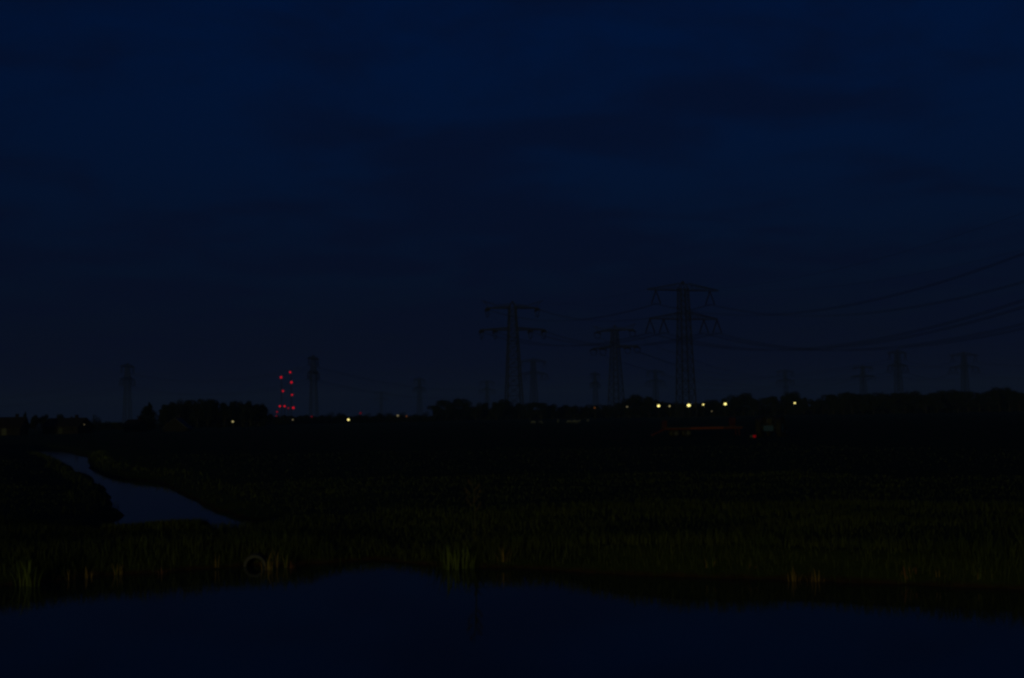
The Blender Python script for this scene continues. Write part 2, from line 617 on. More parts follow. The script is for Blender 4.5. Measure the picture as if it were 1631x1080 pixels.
def pylon_strain(root):
    H, hb, ht = 58.3, 4.5, 1.7
    hw = lambda z: hb + (ht - hb) * z / H
    for sx in (-1, 1):
        for sy in (-1, 1):
            m = MB()
            m.bar((sx * hb, sy * hb, -0.4), (sx * ht, sy * ht, H), 0.42)
            m.build("leg", M['steel'], root)
    lattice(hb, ht, H, 14, 0.19).build("bracing", M['steel'], root)
    m = MB()
    for sx in (-1, 1):
        for sy in (-1, 1):
            m.bar((sx * ht, sy * ht, H), (0, sy * 0.5, 61.5), 0.3)
    m.bar((0, -0.5, 61.5), (0, 0.5, 61.5), 0.3)
    m.build("peak", M['steel'], root)
    for sgn in (-1, 1):
        m = MB()
        arm(m, sgn, 57.6, ht, 13.6, 58.8, 58.0, ht, 0.3, 6)
        m.build("cross_arm", M['steel'], root)
        m = MB()
        m.bar((sgn * 1.0, 0.4, 60.0), (sgn * 8.0, 0, 59.2), 0.3)
        m.bar((sgn * 8.0, 0, 59.2), (sgn * 16.4, 0, 61.7), 0.32)
        m.bar((sgn * 13.0, 0, 58.2), (sgn * 15.0, 0, 61.2), 0.24)
        m.build("earth_wire_horn", M['steel'], root)
        m = MB()
        arm(m, sgn, 46.2, hw(46.2), 17.2, 47.5, 46.6, hw(46.2), 0.3, 7)
        m.build("cross_arm", M['steel'], root)
        for X, Z in ((13.3, 57.4), (16.6, 46.0), (9.4, 46.0)):
            m = MB()
            for dy in (-1, 1):
                for dx in (-0.45, 0.45):
                    string_of_discs(m, (sgn * X + dx, dy * 0.2, Z), (sgn * X + dx, dy * 4.6, Z - 0.9), 0.34, 10)
                m.bar((sgn * X - 0.6, dy * 4.6, Z - 0.9), (sgn * X + 0.6, dy * 4.6, Z - 0.9), 0.2)
            m.box(sgn * X - 1.3, sgn * X + 1.3, -0.6, 0.6, Z - 0.75, Z + 0.3)
            m.build("insulator", M['glassy'], root)
            m = MB()
            for dx in (-0.25, 0.25):
                m.tube([(sgn * X + dx, 4.6 * math.sin(t), Z - 0.9 - 3.6 * math.cos(t)) for t in np.linspace(-math.pi / 2, math.pi / 2, 11)], 0.11, 5)
            m.build("jumper_cable", M['cable'], root)


def ground_at(px, Y, py=655):
    p = aty(px, py, Y)
    return Vector((p.x, Y, FIELD))


PY = {}
line_dir = None
p1 = ground_at(1090.5, 416, 560)
p2 = ground_at(817.5, 600, 570)
line_a = math.atan2((p2 - p1).y, (p2 - p1).x) - math.pi / 2
pa = empty("transmission_pylon", p1, line_a)
pylon_suspension(pa)
tag(pa, "tallest lattice pylon right of centre, V-shaped insulator strings under both arms", "pylon", "lattice power pylons")
pb = empty("transmission_pylon", p2, line_a * 0.6)
pylon_strain(pb)
tag(pb, "large pylon left of the tallest one, dark insulator clusters along its arms", "pylon", "lattice power pylons")
pc = copy_tree(pb)
pc.location = ground_at(980.5, 690, 590)
pc.scale = (0.89,) * 3
pc.rotation_euler.z = R(-33)
pc["label"] = "stocky tapering pylon with upswept horns, between the two largest pylons"
FAR = [  # px, top px, distance, which, arm turn, label
    (203, 578, 1100, 'a', 84, "slim pylon above the houses at the far left"),
    (499.5, 565, 930, 'a', 82, "slim pylon just right of the red mast lights"),
    (850, 570, 1010, 'a', 30, "distant pylon just right of the dark-clustered large pylon"),
    (775.5, 605, 1600, 'a', 40, "tiny faint pylon just left of the dark-clustered large pylon"),
    (668, 601, 1500, 'a', 62, "faint slender pylon over the low hedge, left of centre"),
    (607, 623, 2300, 'a', 30, "smallest pylon, hardly rising over the hedge left of centre"),
    (948, 592, 1300, 'a', 62, "faint thin pylon just left of the stocky horned pylon"),
    (1044, 588, 1250, 'a', 35, "faint pylon over the brightest lamps, left of the tallest pylon"),
    (1251, 588, 1250, 'a', 30, "faint pylon above the single right-hand street lamp"),
    (1375, 581, 1150, 'b', 20, "squat pylon with broad lower arms above the right-hand wood"),
    (1431, 556, 850, 'a', 38, "upright narrow pylon above the wood, second from the right edge"),
    (1537, 560, 860, 'a', 12, "wide-armed pylon above the wood, nearest to the right edge"),
]
for i, (px, ty, Y, kd, turn, lab) in enumerate(FAR):
    src = pa if kd == 'a' else pb
    o = copy_tree(src)
    o.location = ground_at(px, Y, 610)
    z = aty(px, ty, Y).z - FIELD
    s_ = z / (49.6 if kd == 'a' else 61.5)
    o.scale = (s_,) * 3
    o.rotation_euler.z = R(turn)
    o["label"] = lab
    PY[px] = o


def local(o, p):
    mw = Matrix.Translation(o.location) @ o.rotation_euler.to_matrix().to_4x4() @ Matrix.Diagonal((*o.scale, 1))
    return mw @ Vector(p)


def wire(a, b, sag, rad, offs, label, t1=1.0, group=None, name="power_line"):
    a, b = Vector(a), Vector(b)
    lat = Vector(((b - a).y, -(b - a).x, 0)).normalized()
    m = MB()
    n = 28
    for dx, dz in offs:
        pts = []
        for i in range(n + 1):
            t = i / n * t1
            p = a.lerp(b, t)
            p.z -= 4 * sag * t * (1 - t)
            pts.append(p + lat * dx + Vector((0, 0, dz)))
        m.tube(pts, rad, 4)
    o = m.build(name, M['cable'])
    tag(o, label, "power line", group or "overhead power lines")
    return o


B4 = [(-0.2, 0.2), (0.2, 0.2), (-0.2, -0.2), (0.2, -0.2)]
B2 = [(-0.2, 0), (0.2, 0)]
# next tower of the main line stands outside the frame on the right
p0 = p1 + (p1 - p2) * 1.0
nxt = [((-10.9), 41.1, "upper cable on the far side, tallest pylon to the right edge"), (10.9, 41.1, "topmost thick cable rising steeply from the tallest pylon to the right edge"),
       (-13.5, 30.6, "lowest cable on the right, farthest out on the lower arm"), (-8.1, 30.6, "second lowest cable on the right of the tallest pylon"),
       (8.1, 30.6, "third lowest cable on the right of the tallest pylon"), (13.5, 30.6, "lower arm's nearest cable on the right of the tallest pylon")]
for X, Z, lab in nxt:
    q0 = Matrix.Translation(p0) @ Matrix.Rotation(line_a, 4, 'Z') @ Vector((X, 0, Z - 4.2))
    wire(local(pa, (X, 0, Z)), q0, 9.5, 0.032, B4, lab, 1.0)
for X in (-14.4, 14.4):
    q0 = Matrix.Translation(p0) @ Matrix.Rotation(line_a, 4, 'Z') @ Vector((X, 0, 43.5))
    wire(local(pa, (X, 0, 46.4)), q0, 6.0, 0.03, [(0, 0)], "thin earth wire from the %s top arm tip to the right edge" % ("left" if X < 0 else "right"), name="earth_wire")
pairs = [((13.3, 57.4), (10.9, 41.1), "upper right"), ((-13.3, 57.4), (-10.9, 41.1), "upper left"), ((16.6, 46), (13.5, 30.6), "outer right lower"),
         ((9.4, 46), (8.1, 30.6), "inner right lower"), ((-9.4, 46), (-8.1, 30.6), "inner left lower"), ((-16.6, 46), (-13.5, 30.6), "outer left lower")]
for (xa, za), (xb, zb), nm in pairs:
    wire(local(pb, (xa, -4.6, za - 0.9)), local(pa, (xb, 0, zb)), 6.0, 0.04, B4, "%s cable sagging between the two largest pylons" % nm)
for X in (-1, 1):
    wire(local(pb, (X * 16.4, 0, 61.7)), local(pa, (X * 14.4, 0, 46.4)), 4.0, 0.03, [(0, 0)], "thin earth wire on the %s between the two largest pylons" % ("left" if X < 0 else "right"), name="earth_wire")


def span(o1, o2, pts, sag, nm, k1='a', k2='a', rad=0.055):
    for X, Z, wd in pts:
        a = local(o1, (X, 0, Z) if k1 == 'a' else (X * 1.2, 0, Z + 13))
        b = local(o2, (X, 0, Z) if k2 == 'a' else (X * 1.2, 0, Z + 13))
        wire(a, b, sag, rad, B2, "%s cable between %s" % (wd, nm), group="distant power lines")


SP = [(-10.9, 41.1, "upper left"), (10.9, 41.1, "upper right"), (-13.5, 30.6, "lower left"), (13.5, 30.6, "lower right")]
span(pc, PY[1251], SP, 9, "the stocky horned pylon and the faint pylon to its right", 'b')
span(PY[1251], PY[1375], SP, 7, "the faint lamp-side pylon and the squat pylon", 'a', 'b')
span(PY[1431], PY[1537], SP, 5, "the narrow pylon and the wide-armed pylon on the right")
span(PY[1044], PY[1431], SP, 8, "the faint centre pylon and the narrow right pylon")
span(PY[203], PY[499.5], SP, 10, "the two slim pylons on the left")
span(PY[499.5], PY[775.5], SP, 10, "the slim pylon by the red lights and the tiny faint one")
for X, Z, wd in SP:
    a = local(PY[203], (X, 0, Z))
    wire(a, aty(-160, 640 + (46 - Z) * 0.6, 1000), 8, 0.055, B2, "%s cable from the left slim pylon to the left edge" % wd, group="distant power lines")
    a = local(PY[1537], (X, 0, Z))
    wire(a, aty(1800, 556 + (46 - Z) * 2.2 + X * 0.2, 800), 5, 0.055, B2, "%s cable from the wide-armed pylon to the right edge" % wd, group="distant power lines")

# ------------------------------------------------------------------ trees


def crown_mesh(name, kind, n, seed, mt):
    r = np.random.default_rng(seed)
    lobes = []
    if kind == 'round':
        for i in range(11):
            a = r.uniform(0, 6.28)
            d = r.uniform(0.0, 0.30)
            lobes.append((d * math.cos(a), d * math.sin(a), r.uniform(0.30, 0.80), r.uniform(0.13, 0.23), r.uniform(0.12, 0.19)))
    elif kind == 'column':
        for i in range(15):
            t = i / 14
            a = r.uniform(0, 6.28)
            w_ = 0.30 * math.sin(math.pi * min(1.0, 0.30 + 0.72 * t)) ** 0.8 + 0.02
            lobes.append((0.05 * math.cos(a), 0.05 * math.sin(a), 0.10 + 0.80 * t, w_ * r.uniform(0.9, 1.05), 0.10))
    elif kind == 'bush':
        for i in range(9):
            a = r.uniform(0, 6.28)
            d = r.uniform(0, 0.42)
            lobes.append((d * math.cos(a), d * math.sin(a), r.uniform(0.22, 0.72) * (1.1 - d), r.uniform(0.2, 0.3), r.uniform(0.18, 0.25)))
    elif kind == 'airy':
        for i in range(12):
            a = r.uniform(0, 6.28)
            d = r.uniform(0.05, 0.30)
            lobes.append((d * math.cos(a), d * math.sin(a), r.uniform(0.42, 0.9), r.uniform(0.09, 0.15), r.uniform(0.07, 0.11)))
    vs, fs = [], []
    per = n // len(lobes)
    for (lx, ly, lz, rw, rh) in lobes:
        for k in range(per):
            v = r.normal(size=3)
            v /= np.linalg.norm(v)
            rr = r.uniform(0.25, 1.0) ** 0.5 * r.uniform(0.85, 1.12)
            c = np.array([lx, ly, lz]) + v * rr * np.array([rw, rw, rh])
            s_ = r.uniform(0.016, 0.034)
            u = r.normal(size=3)
            u /= np.linalg.norm(u)
            w_ = np.cross(u, r.normal(size=3))
            w_ /= np.linalg.norm(w_)
            o = len(vs)
            vs += [tuple(c - u * s_), tuple(c + w_ * s_ * 0.55), tuple(c + u * s_), tuple(c - w_ * s_ * 0.55)]
            fs.append((o, o + 1, o + 2, o + 3))
    me = bpy.data.meshes.new(name)
    me.from_pydata(vs, [], fs)
    me.materials.append(mt)
    return me, lobes


def trunk_mesh(name, lobes, seed, top=0.6, r0=0.028):
    r = random.Random(seed)
    m = MB()
    m.tube([(0, 0, -0.03), (0.004, 0.003, 0.12), (-0.006, 0.004, 0.3), (0, 0, top)], [r0, r0 * 0.75, r0 * 0.6, r0 * 0.25], 7)
    for (lx, ly, lz, rw, rh) in lobes:
        z0 = max(0.08, min(lz - 0.18, top - 0.1))
        m.tube([(0, 0, z0), (lx * 0.5, ly * 0.5, (z0 + lz) / 2 - 0.01), (lx, ly, lz)], [r0 * 0.4, r0 * 0.28, r0 * 0.1], 5)
    return m.mesh(name, M['bark'])


TV = {}
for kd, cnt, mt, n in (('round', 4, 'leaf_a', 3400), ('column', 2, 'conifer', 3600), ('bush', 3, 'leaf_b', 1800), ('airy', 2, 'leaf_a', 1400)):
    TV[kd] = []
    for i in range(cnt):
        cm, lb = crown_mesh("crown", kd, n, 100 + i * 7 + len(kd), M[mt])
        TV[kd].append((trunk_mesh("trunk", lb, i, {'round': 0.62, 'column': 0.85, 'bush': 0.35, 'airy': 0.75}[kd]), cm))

tree_no = 0


def tree(px, top, wpx, Y, kind, label, group):
    global tree_no
    tree_no += 1
    g = ground_at(px, Y)
    h = aty(px, top, Y).z - FIELD
    wd = wpx / F_PX * Y * (1.25 if kind in ('round', 'airy') else 1.0)
    frac = {'round': 0.84, 'column': 0.56, 'bush': 1.1, 'airy': 0.72}[kind]
    hs = {'round': 0.86, 'column': 0.93, 'bush': 0.86, 'airy': 0.92}[kind]
    s_ = wd / frac
    o = empty({'round': "broadleaf_tree", 'column': "conifer_tree", 'bush': "shrub", 'airy': "broadleaf_tree"}[kind], g, random.uniform(0, 6.28), (s_, s_, h / hs))
    tm, cm = random.choice(TV[kind])
    link("trunk", tm, o)
    link("crown", cm, o)
    tag(o, label, "shrub" if kind == 'bush' else "tree", group)
    return o


ORD = ["first", "second", "third", "fourth", "fifth", "sixth", "seventh", "eighth", "ninth", "tenth", "eleventh", "twelfth", "thirteenth", "fourteenth",
       "fifteenth", "sixteenth", "seventeenth", "eighteenth", "nineteenth", "twentieth", "twenty-first", "twenty-second", "twenty-third", "twenty-fourth",
       "twenty-fifth", "twenty-sixth", "twenty-seventh", "twenty-eighth", "twenty-ninth", "thirtieth"]


def row(lst, Y, what, group, jit=25):
    for i, t in enumerate(lst):
        tree(t[0], t[1], t[2], Y + random.uniform(-jit, jit), t[3] if len(t) > 3 else 'round', "%s %s" % (ORD[i], what), group)


tree(236, 644, 32, 255, 'column', "slim dark pointed tree standing alone left of the grove", "trees on the left")
tree(40, 657, 10, 250, 'column', "thin pointed tree behind the houses at the far left", "trees on the left")
tree(57, 660, 17, 260, 'round', "rounded tree behind the houses, right of the thin pointed one", "trees on the left")
tree(70, 659, 14, 262, 'round', "small tree behind the houses, second right of the thin pointed one", "trees on the left")
tree(22, 665, 20, 270, 'bush', "low bush behind the leftmost house roof", "trees on the left")
tree(4, 669, 22, 270, 'bush', "low bush at the left edge behind the leftmost house", "trees on the left")
tree(98, 662, 13, 275, 'round', "small tree rising over the middle house roof", "trees on the left")
tree(112, 664, 9, 275, 'airy', "spindly little tree over the right end of the middle house", "trees on the left")
tree(152, 661, 20, 240, 'bush', "dark bush just right of the middle house", "trees on the left")
row([(172, 671, 24, 'bush'), (190, 673, 22, 'bush'), (207, 672, 20, 'bush'), (221, 670, 18, 'bush')], 300, "bush from the left in the low hedge before the slim conifer", "left hedge", 10)
row([(264, 644, 28), (280, 639, 32), (297, 637, 32), (314, 636, 32), (331, 637, 30), (346, 639, 24, 'airy'), (358, 640, 22, 'airy'), (371, 639, 26), (386, 640, 26, 'airy'), (399, 640, 26), (411, 643, 24)],
    330, "tree from the left in the tall grove right of the slim conifer", "grove left of the red lights", 15)
row([(427, 656, 26, 'bush'), (446, 661, 24, 'bush'), (466, 662, 26, 'bush'), (487, 663, 26, 'bush'), (508, 661, 26, 'bush'), (527, 657, 24, 'bush'), (544, 656, 24, 'bush'), (565, 661, 26, 'bush'),
     (586, 659, 26, 'bush'), (603, 656, 24, 'bush'), (622, 655, 24, 'bush'), (642, 657, 24, 'bush'), (662, 658, 24, 'bush'), (679, 656, 20, 'bush')],
    430, "bush from the left in the low hedge below the red lights", "hedge left of centre", 25)
row([(697, 646, 24), (711, 638, 26), (727, 636, 28), (742, 641, 24), (757, 646, 22), (772, 641, 26), (790, 640, 28), (808, 639, 28), (826, 641, 26), (844, 642, 26), (862, 642, 26), (880, 643, 26),
     (898, 644, 26), (915, 645, 24), (932, 647, 22), (948, 646, 24), (965, 645, 24)],
    470, "tree from the left in the belt below the large pylons", "tree belt below the pylons", 25)
row([(985, 642, 24), (1002, 635, 28), (1018, 632, 30), (1034, 632, 28), (1050, 636, 26), (1067, 641, 26), (1085, 641, 26), (1103, 641, 26), (1120, 641, 26), (1138, 639, 26), (1154, 635, 26), (1170, 632, 28),
     (1184, 629, 26), (1200, 633, 24), (1217, 634, 24), (1234, 631, 26), (1250, 630, 26), (1266, 627, 26), (1281, 633, 22), (1296, 635, 22), (1311, 634, 24)],
    455, "tree from the left in the belt behind the yellow lamps", "tree belt behind the yellow lamps", 22)
row([(1327, 629, 26), (1343, 626, 26), (1358, 626, 28), (1374, 628, 28), (1391, 627, 26), (1407, 628, 28), (1424, 627, 28), (1441, 627, 28), (1458, 626, 28), (1475, 627, 28), (1492, 626, 28), (1509, 625, 28), (1526, 624, 28),
     (1543, 624, 28), (1560, 625, 26), (1576, 623, 28), (1592, 620, 30), (1608, 619, 30), (1624, 621, 28)],
    420, "tree from the left in the right-hand wood", "right-hand wood", 20)


def understorey():
    """the mass of undergrowth below and behind the belts"""
    r = np.random.default_rng(5)
    vs, fs = [], []
    segs = [(165, 232, 676, 320), (256, 425, 649, 345), (420, 695, 664, 450), (690, 990, 653, 500), (985, 1320, 648, 485), (1315, 1700, 634, 450)]
    for x0, x1, top, Y in segs:
        n = int((x1 - x0) * 55)
        px = r.uniform(x0, x1, n)
        for x in px:
            yy = Y + r.uniform(-6, 14)
            h = (aty(x, top, yy).z - FIELD) * (1 + 0.12 * math.sin(x * 0.21) + 0.1 * math.sin(x * 0.53))
            z = FIELD + max(h, 0.8) * r.uniform(0, 1) ** 0.8
            c = np.array([ray(x, 660).x * yy, yy, z])
            u = r.normal(size=3)
            u /= np.linalg.norm(u)
            w_ = np.cross(u, r.normal(size=3))
            w_ /= np.linalg.norm(w_)
            s_ = r.uniform(0.35, 0.75)
            o = len(vs)
            vs += [tuple(c - u * s_), tuple(c + w_ * s_ * 0.6), tuple(c + u * s_), tuple(c - w_ * s_ * 0.6)]
            fs.append((o, o + 1, o + 2, o + 3))
    me = bpy.data.meshes.new("undergrowth")
    me.from_pydata(vs, [], fs)
    me.materials.append(M['leaf_b'])
    tag(link("undergrowth", me), "dark undergrowth along the foot of the distant tree belts", "undergrowth", kind="stuff")


understorey()


# ------------------------------------------------------------------ lamps
def street_lamp(px, py, Y, mt, size, label, turn=0.0):
    p = aty(px, py, Y)
    o = empty("street_lamp", (p.x, Y, FIELD), turn)
    h = p.z - FIELD
    size *= 0.7
    m = MB()
    m.tube([(0, 0, -0.2), (0, 0, h * 0.55), (0, 0, h + 0.25)], [0.11, 0.085, 0.06], 8)
    m.build("pole", M['steel'], o, True)
    m = MB()
    m.tube([(0, 0, h + 0.2), (0, -0.5, h + 0.42), (0, -1.0, h + 0.4)], 0.05, 6)
    m.build("arm", M['steel'], o, True)
    m = MB()
    s_ = size
    m.add([(-s_ * .55, -1.0, h + s_ * .42), (s_ * .55, -1.0, h + s_ * .42), (s_ * .55, -0.75, h + s_ * .45), (-s_ * .55, -0.75, h + s_ * .45),
           (-s_ * .55, -0.62, h - s_ * .42), (s_ * .55, -0.62, h - s_ * .42), (s_ * .45, -0.5, h - s_ * .35), (-s_ * .45, -0.5, h - s_ * .35)],
          [(0, 1, 2, 3), (3, 2, 6, 7), (4, 7, 6, 5), (0, 3, 7, 4), (1, 5, 6, 2), (0, 4, 5, 1)])
    m.build("lamp_head", M['dark'], o)
    # a bowed lens bulging from the front of the head
    m = MB()
    n = 14
    prof = [(1.0, 0.0), (0.92, 0.14), (0.7, 0.26), (0.38, 0.33), (0.02, 0.36)]
    vs, fs = [], []
    for r_, d in prof:
        for k in range(n):
            a = 2 * math.pi * k / n
            zz = math.sin(a) * r_ * s_ * 0.40
            vs.append((math.cos(a) * r_ * s_ * 0.5, -0.84 - 0.2 * zz / (s_ * .42) * 0.9 - d * s_ * 0.6, h + zz))
    for i in range(len(prof) - 1):
        for k in range(n):
            fs.append((i * n + k, i * n + (k + 1) % n, (i + 1) * n + (k + 1) % n, (i + 1) * n + k))
    m.add(vs, fs)
    m.build("lens", M[mt], o, True)
    tag(o, label, "street lamp", "lamps along the tree belt")
    return o


street_lamp(1048.5, 646.5, 425, 'lamp', 1.45, "bright yellow lamp, leftmost of the bright row below the tallest pylon")
street_lamp(1066, 647, 430, 'lamp_mid', 0.85, "weaker yellow lamp between two bright ones below the tallest pylon")
street_lamp(1096.5, 645.5, 418, 'lamp', 1.85, "biggest and brightest yellow lamp, directly below the tallest pylon")
street_lamp(1119.5, 644.5, 426, 'lamp', 0.9, "mid-bright yellow lamp just right of the brightest one")
street_lamp(1154.5, 643.5, 424, 'lamp', 1.5, "bright yellow lamp at the right end of the row")
street_lamp(1133, 655, 400, 'lamp_low', 0.6, "tiny faint lamp set lower than the bright row")
street_lamp(998.5, 648, 430, 'lamp_low', 0.9, "dim lamp left of the bright row, under the stocky horned pylon")
street_lamp(1265, 642, 420, 'lamp', 0.95, "single yellow lamp on its own at the right, above the tractor")
street_lamp(947, 649.5, 430, 'lamp_orange', 0.95, "dim orange lamp under the trees left of the stocky pylon")
street_lamp(555.5, 668.5, 390, 'lamp', 1.05, "bright yellow lamp on its own over the meadow, left of centre")
street_lamp(372, 671.5, 310, 'lamp_mid', 0.75, "small yellow lamp at the right end of the left grove")
street_lamp(467, 668.5, 395, 'lamp_low', 0.8, "faint pale lamp just below the red mast lights")
street_lamp(634, 662, 400, 'lamp_low', 1.1, "faint pale lamp by the hedge, left of the large pylons")
street_lamp(648, 663, 400, 'lamp_orange', 0.8, "very faint brownish lamp right beside the pale hedge lamp")
street_lamp(136, 676.5, 225, 'lamp_low', 0.5, "faint whitish lamp at the right end of the middle house")


# ------------------------------------------------------------------ masts with red beacons
def beacon_mesh(s_):
    m = MB()
    prof = [(0.02, -0.5), (0.3, -0.46), (0.47, -0.25), (0.5, 0.0), (0.47, 0.2), (0.33, 0.42), (0.02, 0.5)]
    m.lathe([(r_ * s_, h * s_) for r_, h in prof], 10)
    return m


def radio_mast(px, Y, lights, label, top_extra=1.2, mt='beacon', size=1.12):
    g = ground_at(px, Y)
    o = empty("radio_mast", g)
    zt = max(aty(l[0], l[1], Y).z for l in lights) - FIELD + top_extra
    m = MB()
    hw = 0.4
    for k in range(3):
        a = k * 2.0944
        m.bar((hw * math.cos(a), hw * math.sin(a), -0.2), (hw * 0.6 * math.cos(a), hw * 0.6 * math.sin(a), zt), 0.09)
        n = max(3, int(zt / 1.6))
        for i in range(n):
            za, zb = zt * i / n, zt * (i + 1) / n
            b = a + 2.0944 * (1 if i % 2 else -1)
            fa, fb = hw * (1 - .4 * i / n), hw * (1 - .4 * (i + 1) / n)
            m.bar((fa * math.cos(a), fa * math.sin(a), za), (fb * math.cos(b), fb * math.sin(b), zb), 0.05)
    m.build("mast", M['steel'], o)
    for l in lights:
        p = aty(l[0], l[1], Y)
        s_ = size * (l[2] if len(l) > 2 else 1.0)
        x, z = p.x - g.x, p.z - FIELD
        b = MB()
        b.tube([(0, 0, z - 0.5 * s_), (x * 0.6, -0.3, z - 0.58 * s_), (x, -0.6, z - 0.52 * s_)], 0.07, 5)
        br = b.build("bracket", M['steel'], o)
        q = beacon_mesh(s_).build("beacon", M[l[3] if len(l) > 3 else mt], o, True)
        q.location = (x, -0.6, z)
    tag(o, label, "mast", "masts with red beacons")
    return o


radio_mast(464, 700, [(462.5, 593), (464.5, 609, 1.15), (465.5, 629, 0.9), (467.5, 649.5, 1.15)], "tallest thin mast with four red beacons, rightmost of the cluster")
radio_mast(448.5, 700, [(448, 601, 1.15), (451, 623, 0.95), (446, 647, 0.95)], "second tall thin mast with three red beacons, left in the cluster")
radio_mast(453.5, 700, [(453.5, 647, 0.95)], "short mast with one red beacon between the two tall masts")
radio_mast(459.5, 700, [(459.5, 650, 0.8, 'beacon_low')], "short mast with one dim red beacon near the foot of the tallest mast")
radio_mast(440.5, 690, [(441.5, 656, 0.85, 'beacon_low'), (440.5, 663, 0.75, 'beacon_low')], "lowest mast with two dim red beacons, leftmost of the cluster")
radio_mast(574.5, 420, [(574.5, 658, 0.55, 'reflector')], "very faint red signal light on a post by the hedge", 0.5)
radio_mast(497, 420, [(497, 663.5, 0.5, 'reflector')], "very faint red signal light below the slim pylon by the hedge", 0.5)
radio_mast(138, 235, [(138, 669.5, 0.4, 'reflector')], "very faint red light on a post behind the middle house", 0.3)


# ------------------------------------------------------------------ houses
def house(px, Y, wd, dp, eave, ridge, wallm, roofm, label, rz=0.0, base_dx=0):
    g = ground_at(px, Y)
    o = empty("house", g, rz)
    a, b = wd / 2, dp / 2
    m = MB()
    m.add([(-a, -b, -.2), (a, -b, -.2), (a, b, -.2), (-a, b, -.2), (-a, -b, eave), (a, -b, eave), (a, b, eave), (-a, b, eave), (-a, 0, ridge), (a, 0, ridge)],
          [(0, 1, 5, 4), (2, 3, 7, 6), (1, 2, 6, 9, 5), (3, 0, 4, 8, 7)])
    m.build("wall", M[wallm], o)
    m = MB()
    e = 0.35
    sl = (ridge - eave) / b
    t = 0.16
    for s_ in (-1, 1):
        y0, y1 = s_ * (b + e), 0
        z0, z1 = eave - sl * e + 0.02, ridge + 0.02
        m.add([(-a - e, y0, z0), (a + e, y0, z0), (a + e, y1, z1), (-a - e, y1, z1), (-a - e, y0, z0 + t), (a + e, y0, z0 + t), (a + e, y1, z1 + t), (-a - e, y1, z1 + t)],
              [(0, 1, 2, 3), (4, 7, 6, 5), (0, 4, 5, 1), (1, 5, 6, 2), (3, 2, 6, 7), (0, 3, 7, 4)])
    rf = m.build("roof", M[roofm], o)
    m = MB()
    m.box(a * 0.45, a * 0.45 + 0.5, -0.25, 0.25, ridge - 0.3, ridge + 0.75)
    m.build("chimney", M['wall'], rf)
    m = MB()
    m.box(-0.45, 0.45, -b - 0.03, -b + 0.05, 0, min(2.0, eave - 0.1))
    m.build("door", M['door'], o)
    for x in (-a * 0.6, a * 0.6):
        f = MB()
        f.box(x - .5, x + .5, -b - 0.05, -b + 0.02, eave * 0.42, eave * 0.86)
        fr = f.build("window", M['pale'], o)
        f = MB()
        f.box(x - .42, x + .42, -b - 0.07, -b - 0.045, eave * 0.45, eave * 0.83)
        f.build("pane", M['glass'], fr)
    tag(o, label, "house", "low houses on the left")
    return o


house(14, 215, 5.6, 5.0, 1.5, 3.2, 'wall', 'roof', "low brown-roofed house at the left edge", R(6))
house(108, 225, 7.2, 5.5, 1.4, 2.9, 'wall', 'roof', "wide low house with a dark roof, second from the left edge", R(-8))
house(283, 235, 5.0, 4.5, 0.7, 2.6, 'pale', 'roof_pale', "small gabled shed with a paler front at the foot of the grove", R(94))
house(216, 245, 3.2, 3.5, 1.2, 2.4, 'wall', 'roof', "tiny dark shed left of the slim pointed tree", R(-15))


# ------------------------------------------------------------------ sheep
def sheep_mesh(grazing):
    me = bpy.data.meshes.new("sheep")
    if grazing:
        head = [(0.50, 0, 0.50), (0.62, 0, 0.30), (0.70, 0, 0.14)]
    else:
        head = [(0.50, 0, 0.72), (0.60, 0, 0.86), (0.74, 0, 0.82)]
    vs = [(0, 0, 0.56), (0.24, 0, 0.57), (0.40, 0, 0.60), *head, (-0.25, 0, 0.57), (-0.42, 0, 0.58), (-0.50, 0, 0.46)]
    rs = [0.24, 0.24, 0.19, 0.12, 0.095, 0.055, 0.245, 0.16, 0.05]
    es = [(0, 1), (1, 2), (2, 3), (3, 4), (4, 5), (0, 6), (6, 7), (7, 8)]
    for bx, k in ((0.28, 1), (-0.32, 6)):
        for sy in (-1, 1):
            o = len(vs)
            vs += [(bx, sy * 0.14, 0.36), (bx + (0.02 if k == 1 else -0.06), sy * 0.14, 0.2), (bx, sy * 0.14, 0.0)]
            rs += [0.075, 0.042, 0.038]
            es += [(k, o), (o, o + 1), (o + 1, o + 2)]
    hd = 4
    for sy in (-1, 1):
        vs.append((vs[hd][0] - 0.02, sy * 0.17, vs[hd][2] + 0.03))
        rs.append(0.03)
        es.append((hd, len(vs) - 1))
    me.from_pydata(vs, es, [])
    ob = bpy.data.objects.new("sheep_form", me)
    col.objects.link(ob)
    md = ob.modifiers.new("skin", 'SKIN')
    for v, r_ in zip(me.skin_vertices[0].data, rs):
        v.radius = (r_, r_)
    me.skin_vertices[0].data[0].use_root = True
    ob.modifiers.new("sub", 'SUBSURF').levels = 1
    dg = bpy.context.evaluated_depsgraph_get()
    out = bpy.data.meshes.new_from_object(ob.evaluated_get(dg))
    bpy.data.objects.remove(ob)
    out.materials.clear()
    out.materials.append(M['wool'])
    out.polygons.foreach_set('use_smooth', [True] * len(out.polygons))
    out.name = "sheep"
    return out


